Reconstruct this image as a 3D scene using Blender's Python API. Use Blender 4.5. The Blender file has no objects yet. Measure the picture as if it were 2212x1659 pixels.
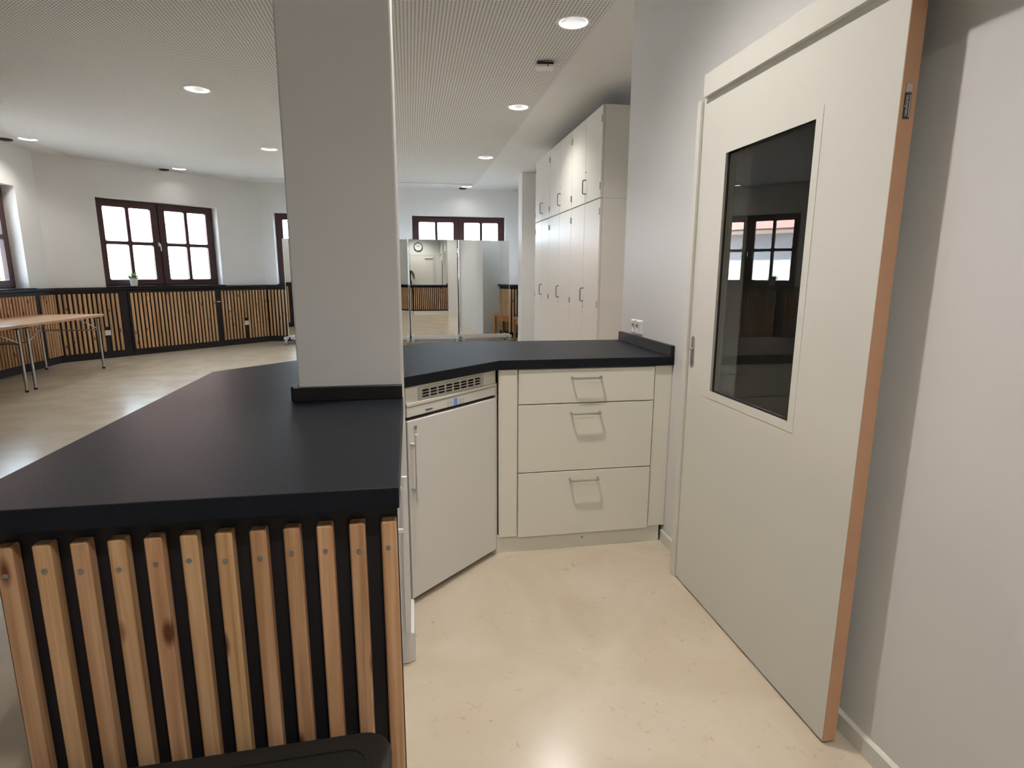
import bpy, bmesh, math, random
from mathutils import Vector, Matrix

random.seed(7)
S = bpy.context.scene
COL = S.collection
PI = math.pi

# ------------------------------------------------------------------ camera
CAMZ = 1.35
YAW, PITCH, ROLL = 0.174474, 0.190337, -0.003149
FPX = 1240.69
fw = Vector((math.sin(YAW) * math.cos(PITCH), math.cos(YAW) * math.cos(PITCH), -math.sin(PITCH)))
rt = Vector((math.cos(YAW), -math.sin(YAW), 0))
dn = fw.cross(rt)
r2 = math.cos(ROLL) * rt + math.sin(ROLL) * dn
d2 = -math.sin(ROLL) * rt + math.cos(ROLL) * dn
cam_data = bpy.data.cameras.new('camera')
cam_data.sensor_fit = 'HORIZONTAL'
cam_data.sensor_width = 36.0
cam_data.lens = FPX / 2212 * 36.0
cam_data.clip_start = 0.02
cam = bpy.data.objects.new('camera', cam_data)
COL.objects.link(cam)
up, bk = -d2, -fw
cam.matrix_world = Matrix(((r2.x, up.x, bk.x, 0), (r2.y, up.y, bk.y, 0), (r2.z, up.z, bk.z, CAMZ), (0, 0, 0, 1)))
S.camera = cam

# ------------------------------------------------------------------ sky, sun, exposure
SKY_STRENGTH = 11.5
w = bpy.data.worlds.new('daylight_sky')
S.world = w
w.use_nodes = True
bg = w.node_tree.nodes['Background']
bg.inputs[0].default_value = (0.70, 0.84, 1.0, 1)
bg.inputs[1].default_value = SKY_STRENGTH
sun_d = bpy.data.lights.new('sun_offscreen', 'SUN')
sun_d.energy = 50.0
sun_d.angle = 0.02
sun_d.color = (1, 0.95, 0.86)
sun = bpy.data.objects.new('sun_offscreen', sun_d)
COL.objects.link(sun)
sun.location = (4, -6, 12)
sun.rotation_euler = Vector((-0.25, 0.75, -0.85)).to_track_quat('-Z', 'Y').to_euler()
S.view_settings.view_transform = 'Standard'
S.view_settings.look = 'None'
S.view_settings.gamma = 1
S.view_settings.use_curve_mapping = False
S.view_settings.exposure = 0.42
LAMP_W = 9.0        # each ceiling downlight
KITCHEN_W = 35.0     # downlights over the kitchen niche

# ------------------------------------------------------------------ materials
def nodes_of(m):
    m.use_nodes = True
    nt = m.node_tree
    return nt, nt.nodes, nt.links, nt.nodes['Principled BSDF']

MATS = {}
def mat(name, col, rough=0.5, metal=0.0, spec=0.5, var=0.04, scale=6.0, bump=0.0, bscale=200.0, coat=0.0):
    m = bpy.data.materials.new(name)
    nt, N, L, p = nodes_of(m)
    tc = N.new('ShaderNodeTexCoord')
    nz = N.new('ShaderNodeTexNoise'); nz.inputs['Scale'].default_value = scale; nz.inputs['Detail'].default_value = 4
    L.new(tc.outputs['Object'], nz.inputs['Vector'])
    mx = N.new('ShaderNodeMix'); mx.data_type = 'RGBA'
    a = [max(0, c * (1 - var)) for c in col]; b = [min(1, c * (1 + var)) for c in col]
    mx.inputs[6].default_value = (*a, 1); mx.inputs[7].default_value = (*b, 1)
    L.new(nz.outputs['Fac'], mx.inputs[0]); L.new(mx.outputs[2], p.inputs['Base Color'])
    p.inputs['Roughness'].default_value = rough
    p.inputs['Metallic'].default_value = metal
    p.inputs['Specular IOR Level'].default_value = spec
    if coat:
        p.inputs['Coat Weight'].default_value = coat; p.inputs['Coat Roughness'].default_value = 0.12
    if bump:
        n2 = N.new('ShaderNodeTexNoise'); n2.inputs['Scale'].default_value = bscale; n2.inputs['Detail'].default_value = 3
        L.new(tc.outputs['Object'], n2.inputs['Vector'])
        bp = N.new('ShaderNodeBump'); bp.inputs['Strength'].default_value = bump; bp.inputs['Distance'].default_value = 0.002
        L.new(n2.outputs['Fac'], bp.inputs['Height']); L.new(bp.outputs['Normal'], p.inputs['Normal'])
    MATS[name] = m
    return m

def emit(name, col, strength):
    m = bpy.data.materials.new(name)
    nt, N, L, p = nodes_of(m)
    p.inputs['Base Color'].default_value = (*col, 1)
    p.inputs['Emission Color'].default_value = (*col, 1)
    p.inputs['Emission Strength'].default_value = strength
    MATS[name] = m
    return m

def glass(name, tint, ior=1.5):
    m = bpy.data.materials.new(name)
    nt, N, L, p = nodes_of(m)
    N.remove(p)
    out = [n for n in N if n.type == 'OUTPUT_MATERIAL'][0]
    tr = N.new('ShaderNodeBsdfTransparent'); tr.inputs[0].default_value = (*tint, 1)
    gl = N.new('ShaderNodeBsdfGlossy'); gl.inputs['Roughness'].default_value = 0.0
    fr = N.new('ShaderNodeFresnel'); ge = N.new('ShaderNodeNewGeometry'); mr = N.new('ShaderNodeMapRange')
    mr.inputs['To Min'].default_value = ior; mr.inputs['To Max'].default_value = 1.0 / ior      # same reflectance from both sides of the thin sheet
    L.new(ge.outputs['Backfacing'], mr.inputs['Value']); L.new(mr.outputs[0], fr.inputs['IOR'])
    ms = N.new('ShaderNodeMixShader')
    L.new(fr.outputs[0], ms.inputs[0]); L.new(tr.outputs[0], ms.inputs[1]); L.new(gl.outputs[0], ms.inputs[2])
    L.new(ms.outputs[0], out.inputs['Surface'])
    MATS[name] = m
    return m

def wood(name, c_dark, c_light, rough=0.55, knots=True, axis=2):
    m = bpy.data.materials.new(name)
    nt, N, L, p = nodes_of(m)
    tc = N.new('ShaderNodeTexCoord'); oi = N.new('ShaderNodeObjectInfo')
    mul = N.new('ShaderNodeMath'); mul.operation = 'MULTIPLY'; mul.inputs[1].default_value = 53.0
    L.new(oi.outputs['Random'], mul.inputs[0])
    cb = N.new('ShaderNodeCombineXYZ')
    for i in range(3): L.new(mul.outputs[0], cb.inputs[i])
    ad = N.new('ShaderNodeVectorMath'); ad.operation = 'ADD'
    L.new(tc.outputs['Object'], ad.inputs[0]); L.new(cb.outputs[0], ad.inputs[1])
    sc = N.new('ShaderNodeVectorMath'); sc.operation = 'MULTIPLY'
    v = [55.0, 55.0, 55.0]; v[axis] = 1.6
    sc.inputs[1].default_value = v
    L.new(ad.outputs[0], sc.inputs[0])
    nz = N.new('ShaderNodeTexNoise'); nz.inputs['Scale'].default_value = 1.0; nz.inputs['Detail'].default_value = 5
    nz.inputs['Distortion'].default_value = 0.6
    L.new(sc.outputs[0], nz.inputs['Vector'])
    rp = N.new('ShaderNodeValToRGB')
    rp.color_ramp.elements[0].position = 0.32; rp.color_ramp.elements[0].color = (*c_dark, 1)
    rp.color_ramp.elements[1].position = 0.66; rp.color_ramp.elements[1].color = (*c_light, 1)
    L.new(nz.outputs['Fac'], rp.inputs[0])
    hs = N.new('ShaderNodeHueSaturation')
    mr = N.new('ShaderNodeMapRange'); mr.inputs['To Min'].default_value = 0.88; mr.inputs['To Max'].default_value = 1.1
    L.new(oi.outputs['Random'], mr.inputs['Value']); L.new(mr.outputs[0], hs.inputs['Value'])
    fr = N.new('ShaderNodeMath'); fr.operation = 'FRACT'; m7 = N.new('ShaderNodeMath'); m7.operation = 'MULTIPLY'; m7.inputs[1].default_value = 7.3
    L.new(oi.outputs['Random'], m7.inputs[0]); L.new(m7.outputs[0], fr.inputs[0])
    mh = N.new('ShaderNodeMapRange'); mh.inputs['To Min'].default_value = 0.493; mh.inputs['To Max'].default_value = 0.505
    L.new(fr.outputs[0], mh.inputs['Value']); L.new(mh.outputs[0], hs.inputs['Hue'])
    L.new(rp.outputs[0], hs.inputs['Color'])
    last = hs.outputs[0]
    if knots:
        ks = N.new('ShaderNodeVectorMath'); ks.operation = 'MULTIPLY'
        kv = [13.0, 13.0, 13.0]; kv[axis] = 4.4
        ks.inputs[1].default_value = kv
        L.new(ad.outputs[0], ks.inputs[0])
        vo = N.new('ShaderNodeTexVoronoi'); vo.inputs['Scale'].default_value = 1.0
        L.new(ks.outputs[0], vo.inputs['Vector'])
        kr = N.new('ShaderNodeValToRGB')
        kr.color_ramp.elements[0].position = 0.08; kr.color_ramp.elements[0].color = (1, 1, 1, 1)
        kr.color_ramp.elements[1].position = 0.165; kr.color_ramp.elements[1].color = (0, 0, 0, 1)
        L.new(vo.outputs['Distance'], kr.inputs[0])
        mx = N.new('ShaderNodeMix'); mx.data_type = 'RGBA'
        mx.inputs[7].default_value = (0.16, 0.05, 0.02, 1)
        L.new(kr.outputs[0], mx.inputs[0]); L.new(last, mx.inputs[6])
        last = mx.outputs[2]
    L.new(last, p.inputs['Base Color'])
    p.inputs['Roughness'].default_value = rough
    p.inputs['Specular IOR Level'].default_value = 0.3
    MATS[name] = m
    return m

mat('wall_paint', (0.80, 0.79, 0.775), 0.6, var=0.015, scale=3, bump=0.12, bscale=160, spec=0.3)
mat('wall_gloss', (0.80, 0.79, 0.77), 0.38, var=0.012, scale=2, bump=0.05, bscale=120, spec=0.4)
mat('black_laminate', (0.013, 0.015, 0.020), 0.42, var=0.15, scale=60, bump=0.3, bscale=210, spec=0.1)
mat('black_edge', (0.012, 0.012, 0.013), 0.45, var=0.1, scale=60, spec=0.4)
mat('black_board', (0.016, 0.015, 0.018), 0.5, var=0.15, scale=20, spec=0.35)
mat('lacquer_white', (0.84, 0.81, 0.71), 0.33, var=0.012, scale=2, spec=0.45)
mat('appliance_white', (0.86, 0.84, 0.80), 0.35, var=0.01, scale=2, spec=0.45)
mat('door_white', (0.78, 0.76, 0.69), 0.42, var=0.012, scale=2, spec=0.4)
mat('cabinet_white', (0.74, 0.72, 0.67), 0.34, var=0.01, scale=2, spec=0.5)
mat('plastic_white', (0.82, 0.82, 0.80), 0.3, var=0.01)
mat('grille_grey', (0.52, 0.50, 0.45), 0.4, metal=0.35, var=0.03, scale=40)
mat('steel', (0.55, 0.53, 0.50), 0.28, metal=1.0, var=0.05, scale=60)
mat('chrome', (0.75, 0.75, 0.76), 0.12, metal=1.0, var=0.02)
mat('reflector_alu', (0.42, 0.42, 0.42), 0.35, metal=1.0, var=0.05)
mat('handle_grey', (0.26, 0.25, 0.24), 0.4, metal=0.8, var=0.04)
mat('zinc', (0.5, 0.5, 0.5), 0.35, metal=1.0, var=0.05)
mat('black_plastic', (0.022, 0.021, 0.020), 0.55, var=0.12, scale=30, bump=0.3, bscale=400, spec=0.35)
mat('mirror', (0.86, 0.89, 0.87), 0.0, metal=1.0, var=0.0)
mat('window_wood', (0.055, 0.018, 0.017), 0.42, var=0.3, scale=15)
mat('door_edge_wood', (0.56, 0.32, 0.19), 0.5, var=0.1, scale=12)
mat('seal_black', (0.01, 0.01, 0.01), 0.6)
mat('terracotta_white', (0.78, 0.78, 0.77), 0.5)
mat('soil', (0.06, 0.04, 0.025), 0.9, var=0.4, scale=90)
mat('leaf_green', (0.16, 0.30, 0.08), 0.5, var=0.35, scale=30)
mat('exterior_plaster', (0.80, 0.82, 0.85), 0.8, var=0.05)
mat('roof_tile', (0.60, 0.34, 0.31), 0.7, var=0.12, scale=8)
mat('eave_brown', (0.42, 0.32, 0.28), 0.7)
mat('paving', (0.30, 0.29, 0.28), 0.9, var=0.25, scale=3)
mat('slab_grey', (0.4, 0.4, 0.39), 0.8)
mat('print_dark', (0.05, 0.05, 0.05), 0.5)
mat('print_grey', (0.35, 0.35, 0.34), 0.5)
mat('clock_face', (0.82, 0.82, 0.80), 0.4)
mat('skin', (0.56, 0.33, 0.23), 0.5, var=0.06, scale=20)
mat('hair', (0.025, 0.016, 0.012), 0.5, var=0.3, scale=60)
mat('cloth_dark', (0.02, 0.02, 0.025), 0.85, var=0.2, scale=50)
mat('cloth_jeans', (0.05, 0.07, 0.12), 0.85, var=0.2, scale=80)
mat('lip', (0.42, 0.16, 0.13), 0.5)
mat('eye_white', (0.75, 0.75, 0.73), 0.3)
mat('table_metal', (0.55, 0.55, 0.55), 0.25, metal=1.0)
glass('window_glass', (0.96, 0.98, 0.98))
glass('door_glass', (0.90, 0.92, 0.91), 1.6)
emit('led_ring', (1.0, 0.98, 0.94), 7.0)
emit('display_glow', (0.10, 0.20, 0.42), 0.35)
wood('slat_wood', (0.47, 0.255, 0.115), (0.76, 0.49, 0.27))
wood('bench_wood', (0.36, 0.15, 0.045), (0.55, 0.26, 0.09), knots=False)
wood('table_wood', (0.44, 0.27, 0.15), (0.58, 0.38, 0.23), rough=0.25, knots=False, axis=1)

# floor: beige linoleum with pinkish marbling, light sheen
def floor_material():
    m = bpy.data.materials.new('linoleum')
    nt, N, L, p = nodes_of(m)
    tc = N.new('ShaderNodeTexCoord')
    n1 = N.new('ShaderNodeTexNoise'); n1.inputs['Scale'].default_value = 2.2; n1.inputs['Detail'].default_value = 8; n1.inputs['Distortion'].default_value = 1.2
    n2 = N.new('ShaderNodeTexNoise'); n2.inputs['Scale'].default_value = 17; n2.inputs['Detail'].default_value = 6; n2.inputs['Distortion'].default_value = 2.5
    n3 = N.new('ShaderNodeTexNoise'); n3.inputs['Scale'].default_value = 7; n3.inputs['Detail'].default_value = 7; n3.inputs['Distortion'].default_value = 1.8
    for n in (n1, n2, n3): L.new(tc.outputs['Object'], n.inputs['Vector'])
    r1 = N.new('ShaderNodeValToRGB')
    r1.color_ramp.elements[0].position = 0.35; r1.color_ramp.elements[0].color = (0.58, 0.49, 0.375, 1)
    r1.color_ramp.elements[1].position = 0.68; r1.color_ramp.elements[1].color = (0.665, 0.58, 0.46, 1)
    L.new(n1.outputs['Fac'], r1.inputs[0])
    rr = N.new('ShaderNodeValToRGB')
    rr.color_ramp.elements[0].position = 0.57; rr.color_ramp.elements[0].color = (0, 0, 0, 1)
    rr.color_ramp.elements[1].position = 0.72; rr.color_ramp.elements[1].color = (0.8, 0.8, 0.8, 1)
    L.new(n2.outputs['Fac'], rr.inputs[0])
    rg = N.new('ShaderNodeValToRGB')
    rg.color_ramp.elements[0].position = 0.50; rg.color_ramp.elements[0].color = (0, 0, 0, 1)
    rg.color_ramp.elements[1].position = 0.66; rg.color_ramp.elements[1].color = (1, 1, 1, 1)
    L.new(n3.outputs['Fac'], rg.inputs[0])
    mm = N.new('ShaderNodeMath'); mm.operation = 'MULTIPLY'
    L.new(rr.outputs[0], mm.inputs[0]); L.new(rg.outputs[0], mm.inputs[1])
    mx = N.new('ShaderNodeMix'); mx.data_type = 'RGBA'
    mx.inputs[7].default_value = (0.56, 0.31, 0.22, 1)
    L.new(mm.outputs[0], mx.inputs[0]); L.new(r1.outputs[0], mx.inputs[6])
    n4 = N.new('ShaderNodeTexNoise'); n4.inputs['Scale'].default_value = 38; n4.inputs['Detail'].default_value = 4; n4.inputs['Distortion'].default_value = 1.0
    L.new(tc.outputs['Object'], n4.inputs['Vector'])
    r4 = N.new('ShaderNodeValToRGB')
    r4.color_ramp.elements[0].position = 0.67; r4.color_ramp.elements[0].color = (0, 0, 0, 1)
    r4.color_ramp.elements[1].position = 0.78; r4.color_ramp.elements[1].color = (0.6, 0.6, 0.6, 1)
    L.new(n4.outputs['Fac'], r4.inputs[0])
    m2 = N.new('ShaderNodeMix'); m2.data_type = 'RGBA'
    m2.inputs[7].default_value = (0.33, 0.24, 0.19, 1)
    L.new(r4.outputs[0], m2.inputs[0]); L.new(mx.outputs[2], m2.inputs[6])
    L.new(m2.outputs[2], p.inputs['Base Color'])
    p.inputs['Roughness'].default_value = 0.22
    p.inputs['Specular IOR Level'].default_value = 0.5
    MATS['linoleum'] = m
floor_material()

# ceiling: white plasterboard with rows of round perforations inside a rectangular field
PERF = (-4.9, 1.312, -1.0, 11.45)
def ceiling_material():
    m = bpy.data.materials.new('perforated_ceiling')
    nt, N, L, p = nodes_of(m)
    tc = N.new('ShaderNodeTexCoord'); sx = N.new('ShaderNodeSeparateXYZ')
    L.new(tc.outputs['Object'], sx.inputs[0])
    def M(op, a, b=None):
        n = N.new('ShaderNodeMath'); n.operation = op
        for i, v in enumerate((a, b)):
            if v is None: continue
            if isinstance(v, (int, float)): n.inputs[i].default_value = v
            else: L.new(v, n.inputs[i])
        return n.outputs[0]
    P = 0.025
    fx = M('SUBTRACT', M('FRACT', M('DIVIDE', sx.outputs[0], P)), 0.5)
    fy = M('SUBTRACT', M('FRACT', M('DIVIDE', sx.outputs[1], P)), 0.5)
    d = M('SQRT', M('ADD', M('MULTIPLY', fx, fx), M('MULTIPLY', fy, fy)))
    hole = M('LESS_THAN', d, 0.25)
    ins = M('MULTIPLY', M('MULTIPLY', M('GREATER_THAN', sx.outputs[0], PERF[0]), M('LESS_THAN', sx.outputs[0], PERF[1])),
            M('MULTIPLY', M('GREATER_THAN', sx.outputs[1], PERF[2]), M('LESS_THAN', sx.outputs[1], PERF[3])))
    fac = M('MULTIPLY', hole, ins)
    mx = N.new('ShaderNodeMix'); mx.data_type = 'RGBA'
    mx.inputs[6].default_value = (0.79, 0.79, 0.785, 1); mx.inputs[7].default_value = (0.22, 0.21, 0.20, 1)
    L.new(fac, mx.inputs[0]); L.new(mx.outputs[2], p.inputs['Base Color'])
    p.inputs['Roughness'].default_value = 0.75
    p.inputs['Specular IOR Level'].default_value = 0.2
    MATS['perforated_ceiling'] = m
ceiling_material()

# ------------------------------------------------------------------ geometry helpers
def bm_new(): return bmesh.new()

def box(bm, x0, x1, y0, y1, z0, z1, bevel=0.0, seg=1):
    r = bmesh.ops.create_cube(bm, size=1.0)
    vs = r['verts']
    for v in vs:
        v.co = Vector(((x0 + x1) / 2 + v.co.x * (x1 - x0), (y0 + y1) / 2 + v.co.y * (y1 - y0), (z0 + z1) / 2 + v.co.z * (z1 - z0)))
    if bevel > 0:
        es = list({e for v in vs for e in v.link_edges})
        bmesh.ops.bevel(bm, geom=es, offset=bevel, segments=seg, affect='EDGES', profile=0.5)
    return bm

def prism(bm, poly, z0, z1, bevel=0.0):
    lo = [bm.verts.new((x, y, z0)) for x, y in poly]
    hi = [bm.verts.new((x, y, z1)) for x, y in poly]
    n = len(poly)
    fs = [bm.faces.new(list(reversed(lo))), bm.faces.new(hi)]
    for i in range(n):
        fs.append(bm.faces.new((lo[i], lo[(i + 1) % n], hi[(i + 1) % n], hi[i])))
    if bevel:
        es = list({e for f in fs for e in f.edges})
        bmesh.ops.bevel(bm, geom=es, offset=bevel, segments=2, affect='EDGES', profile=0.5)
    return bm

def plate(bm, outer, holes, y0, y1):
    """flat plate in the x-z plane with holes, thickness from y0 to y1"""
    loops = [outer] + list(holes)
    front, edges = [], []
    for lp in loops:
        vs = [bm.verts.new((x, y0, z)) for x, z in lp]
        front.append(vs)
        for i in range(len(vs)):
            edges.append(bm.edges.new((vs[i], vs[(i + 1) % len(vs)])))
    r = bmesh.ops.triangle_fill(bm, use_beauty=True, use_dissolve=False, edges=edges, normal=(0, -1, 0))
    faces = [g for g in r['geom'] if isinstance(g, bmesh.types.BMFace)]
    m = {}
    for vs in front:
        for v in vs: m[v] = bm.verts.new((v.co.x, y1, v.co.z))
    for f in faces:
        bm.faces.new([m[v] for v in reversed(f.verts)])
    for vs in front:
        n = len(vs)
        for i in range(n):
            a, b = vs[i], vs[(i + 1) % n]
            bm.faces.new((a, b, m[b], m[a]))
    bmesh.ops.recalc_face_normals(bm, faces=bm.faces[:])
    return bm

def rect(x0, x1, z0, z1): return [(x0, z0), (x1, z0), (x1, z1), (x0, z1)]

def rrect(x0, x1, z0, z1, r, n=4):
    out = []
    for cx, cz, a0 in ((x1 - r, z0 + r, -PI / 2), (x1 - r, z1 - r, 0), (x0 + r, z1 - r, PI / 2), (x0 + r, z0 + r, PI)):
        for i in range(n + 1):
            a = a0 + PI / 2 * i / n
            out.append((cx + r * math.cos(a), cz + r * math.sin(a)))
    return out

def circle(cx, cz, r, n=24): return [(cx + r * math.cos(2 * PI * i / n), cz + r * math.sin(2 * PI * i / n)) for i in range(n)]

def cyl(bm, p0, p1, r0, r1=None, n=16, caps=True):
    r1 = r0 if r1 is None else r1
    p0, p1 = Vector(p0), Vector(p1)
    q = (p1 - p0).to_track_quat('Z', 'Y')
    a = [bm.verts.new(p0 + q @ Vector((r0 * math.cos(2 * PI * i / n), r0 * math.sin(2 * PI * i / n), 0))) for i in range(n)]
    b = [bm.verts.new(p1 + q @ Vector((r1 * math.cos(2 * PI * i / n), r1 * math.sin(2 * PI * i / n), 0))) for i in range(n)]
    for i in range(n): bm.faces.new((a[i], a[(i + 1) % n], b[(i + 1) % n], b[i]))
    if caps: bm.faces.new(list(reversed(a))); bm.faces.new(b)
    return bm

def tube(bm, pts, r, n=10):
    """round tube through a list of points"""
    pts = [Vector(p) for p in pts]
    rings = []
    prev = None
    for i, p in enumerate(pts):
        t = (pts[min(i + 1, len(pts) - 1)] - pts[max(i - 1, 0)]).normalized()
        if prev is None:
            ref = Vector((0, 0, 1)) if abs(t.z) < 0.9 else Vector((1, 0, 0))
            u = t.cross(ref).normalized()
        else:
            u = (prev - t * prev.dot(t)).normalized()
        prev = u
        v = t.cross(u)
        rings.append([bm.verts.new(p + r * (math.cos(2 * PI * k / n) * u + math.sin(2 * PI * k / n) * v)) for k in range(n)])
    for a, b in zip(rings, rings[1:]):
        for k in range(n): bm.faces.new((a[k], a[(k + 1) % n], b[(k + 1) % n], b[k]))
    bm.faces.new(list(reversed(rings[0]))); bm.faces.new(rings[-1])
    return bm

def bow(p0, p1, off, rad=0.012, n=5):
    """path of a bow handle from p0 to p1 standing off by vector off"""
    p0, p1, off = Vector(p0), Vector(p1), Vector(off)
    d = (p1 - p0).normalized(); o = off.normalized()
    out = [p0]
    for k in range(n + 1):
        a = PI / 2 * k / n
        c = p0 + off + d * rad - o * rad
        out.append(c - d * rad * math.cos(a) + o * rad * math.sin(a))
    for k in range(n + 1):
        a = PI / 2 * k / n
        c = p1 + off - d * rad - o * rad
        out.append(c + d * rad * math.sin(a) + o * rad * math.cos(a))
    out.append(p1)
    return out

def lathe(bm, prof, cx=0, cy=0, n=24, closed=False):
    rings = [[bm.verts.new((cx + r * math.cos(2 * PI * k / n), cy + r * math.sin(2 * PI * k / n), z)) for k in range(n)] for r, z in prof]
    for a, b in zip(rings, rings[1:]):
        for k in range(n): bm.faces.new((a[k], a[(k + 1) % n], b[(k + 1) % n], b[k]))
    if closed:
        for k in range(n): bm.faces.new((rings[-1][k], rings[-1][(k + 1) % n], rings[0][(k + 1) % n], rings[0][k]))
    return bm

def mesh_of(bm, material, smooth=False, name='mesh'):
    bmesh.ops.recalc_face_normals(bm, faces=bm.faces[:])
    me = bpy.data.meshes.new(name)
    bm.to_mesh(me); bm.free()
    me.materials.append(MATS[material])
    if smooth:
        for p in me.polygons: p.use_smooth = True
    return me

def obj(name, bm, material, parent=None, smooth=False, loc=None, rz=None, auto=None):
    me = bm if isinstance(bm, bpy.types.Mesh) else mesh_of(bm, material, smooth or auto is not None, name)
    if auto is not None:
        me.set_sharp_from_angle(angle=math.radians(auto))
    o = bpy.data.objects.new(name, me)
    COL.objects.link(o)
    if parent is not None: o.parent = parent
    if loc is not None: o.location = loc
    if rz is not None: o.rotation_euler.z = rz
    return o

def tag(o, label, cat, group=None):
    o['label'] = label; o['category'] = cat
    if group: o['group'] = group
    return o

def struct(o, label=None, cat=None):
    o['kind'] = 'structure'
    if label: o['label'] = label
    if cat: o['category'] = cat
    return o

def thing(name, label, cat, loc=(0, 0, 0), rz=0.0, group=None):
    o = bpy.data.objects.new(name, None)
    o.empty_display_size = 0.1
    COL.objects.link(o)
    o.location = loc; o.rotation_euler.z = rz
    if label: tag(o, label, cat, group)
    return o

# ------------------------------------------------------------------ room plan (metres; camera stands at x=0, y=0)
CEIL = 3.02
XW = 1.245                    # kitchen wall with the sliding door
XR = 2.35                     # main room, wall behind the tall cabinets
YB = -1.15                    # wall behind the camera
C12 = (-5.22, 9.627)          # corner left wall / slanted wall
C23 = (-2.782, 12.129)        # corner slanted wall / far wall
A2 = math.atan2(C23[1] - C12[1], C23[0] - C12[0])
L2 = math.hypot(C23[1] - C12[1], C23[0] - C12[0])
WT = 0.32

room = [(XW, YB), (XW, 3.28), (XR, 3.28), (XR, C23[1]), C23, C12, (C12[0], YB)]
bm = prism(bm_new(), [(-5.45, YB - 0.2), (3.3, YB - 0.2), (3.3, 12.4), (-2.9, 12.4), (-5.45, 9.75)], -0.06, 0.0)
struct(obj('floor', bm, 'linoleum'), 'beige marbled linoleum floor', 'floor')

# ------------------------------------------------------------------ downlight positions, then the ceiling with their round cut-outs
DOWN = [(1.145, 4.145, 'recessed round downlight closest to the cabinet wall corner, near the sensor box'),
        (1.15, 6.195, 'recessed round downlight above the tall white cabinets, beyond the sensor box'),
        (1.155, 8.84, 'recessed round downlight between the cabinets and the far window'),
        (1.16, 11.78, 'recessed round downlight just in front of the far window with the mirrors'),
        (-1.886, 6.18, 'recessed round downlight alone on the open ceiling left of the white pillar'),
        (-1.85, 8.83, 'recessed round downlight beside the white pillar, near the ceiling edge strip'),
        (-3.67, 10.73, 'recessed round downlight above the slanted wall window'),
        (-4.756, 8.764, 'recessed round downlight over the folding tables at the left wall')]
KITCH = [(0.20, 1.90), (0.30, -0.35)]
HOLE = 0.1
# plate() works in x-z; build the ceiling lying down and map (x, z) -> (x, y)
bm = bm_new()
holes = [circle(x, y, HOLE, 28) for x, y, _ in DOWN] + [circle(x, y, HOLE, 28) for x, y in KITCH]
plate(bm, [(-5.5, YB - 0.2), (3.3, YB - 0.2), (3.3, 12.45), (-2.92, 12.45), (-5.5, 9.8)], holes, 0.0, 0.02)
for v in bm.verts: v.co = Vector((v.co.x, v.co.z, CEIL + v.co.y))
struct(obj('ceiling', bm, 'perforated_ceiling'), 'white ceiling with rows of small round perforations', 'ceiling')
bm = bm_new(); box(bm, -5.6, 3.4, YB - 0.35, 12.6, CEIL + 0.22, CEIL + 0.3)
struct(obj('roof_slab', bm, 'slab_grey'))

def wall(name, u0, u1, z0, z1, holes, loc, rz, t=WT, m='wall_paint', label=None):
    bm = plate(bm_new(), rect(u0, u1, z0, z1), [rect(*h) for h in holes], 0.0, t)
    return struct(obj(name, bm, m, loc=(*loc, 0), rz=rz), label, 'wall' if label else None)

ZT = CEIL + 0.22
SILL = 1.115
WIN = (0.728, 2.628, SILL, 2.49)
wall('wall_left', YB - 0.3, C12[1] + 0.13, 0, ZT, [(7.26, 9.16, SILL, 2.49)], (C12[0], 0), PI / 2, label='white left wall with dark framed window above slatted panelling')
wall('wall_slanted', -0.0, L2, 0, ZT, [WIN], C12, A2, label='white slanted wall holding the window with the potted plant')
FX = C23[0]
wall('wall_far', 0.0, XR - FX + 0.3, 0, ZT, [(-2.56 - FX, -0.66 - FX, SILL, 2.49), (0.087 - FX, 1.987 - FX, SILL, 2.49)], C23, 0.0, label='white far wall behind the mobile mirrors')
bm = bm_new(); box(bm, XR, XR + 0.3, 3.28, C23[1] + 0.32, 0, ZT)
struct(obj('wall_cabinet_side', bm, 'wall_paint'), 'white wall behind the tall cabinets', 'wall')
bm = bm_new(); box(bm, XW + 0.1, XR + 0.3, 3.16, 3.28, 0, ZT)
struct(obj('wall_return', bm, 'wall_paint'), 'short white return wall at the end of the counter', 'wall')
# kitchen wall with the doorway (built in y-z: local x = world y)
bm = plate(bm_new(), rect(YB - 0.3, 3.28, 0, ZT), [rect(1.36, 2.19, 0.001, 2.0)], -0.1, 0.0)
struct(obj('wall_right', bm, 'wall_gloss', loc=(XW, 0, 0), rz=PI / 2), 'white kitchen wall carrying the sliding door', 'wall')
bm = bm_new(); box(bm, -5.6, XW + 0.1, YB - 0.3, YB, 0, ZT)
struct(obj('wall_back', bm, 'wall_paint'))
# unlit side room behind the door glass
bm = bm_new()
box(bm, 3.0, 3.1, 0.3, 3.16, 0, 2.6); box(bm, XW + 0.1, 3.1, 0.2, 0.3, 0, 2.6); box(bm, XW + 0.1, 3.1, 0.2, 3.16, 2.6, 2.7)
box(bm, XR + 0.29, 3.1, 3.06, 3.16, 0, 2.6)
struct(obj('wall_side_room', bm, 'wall_paint'))

# pillar on the counter and pilaster beside the cabinets
bm = bm_new(); box(bm, -0.349, -0.031, 1.832, 2.15, 0, CEIL, bevel=0.006, seg=2)
struct(obj('pillar', bm, 'wall_paint'), 'square white pillar rising through the black counter', 'pillar')
bm = bm_new(); box(bm, 1.92, XR, 9.97, 10.3, 0, CEIL, bevel=0.004)
struct(obj('pilaster', bm, 'wall_paint'), 'white pilaster next to the tall cabinets', 'pilaster')

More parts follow.
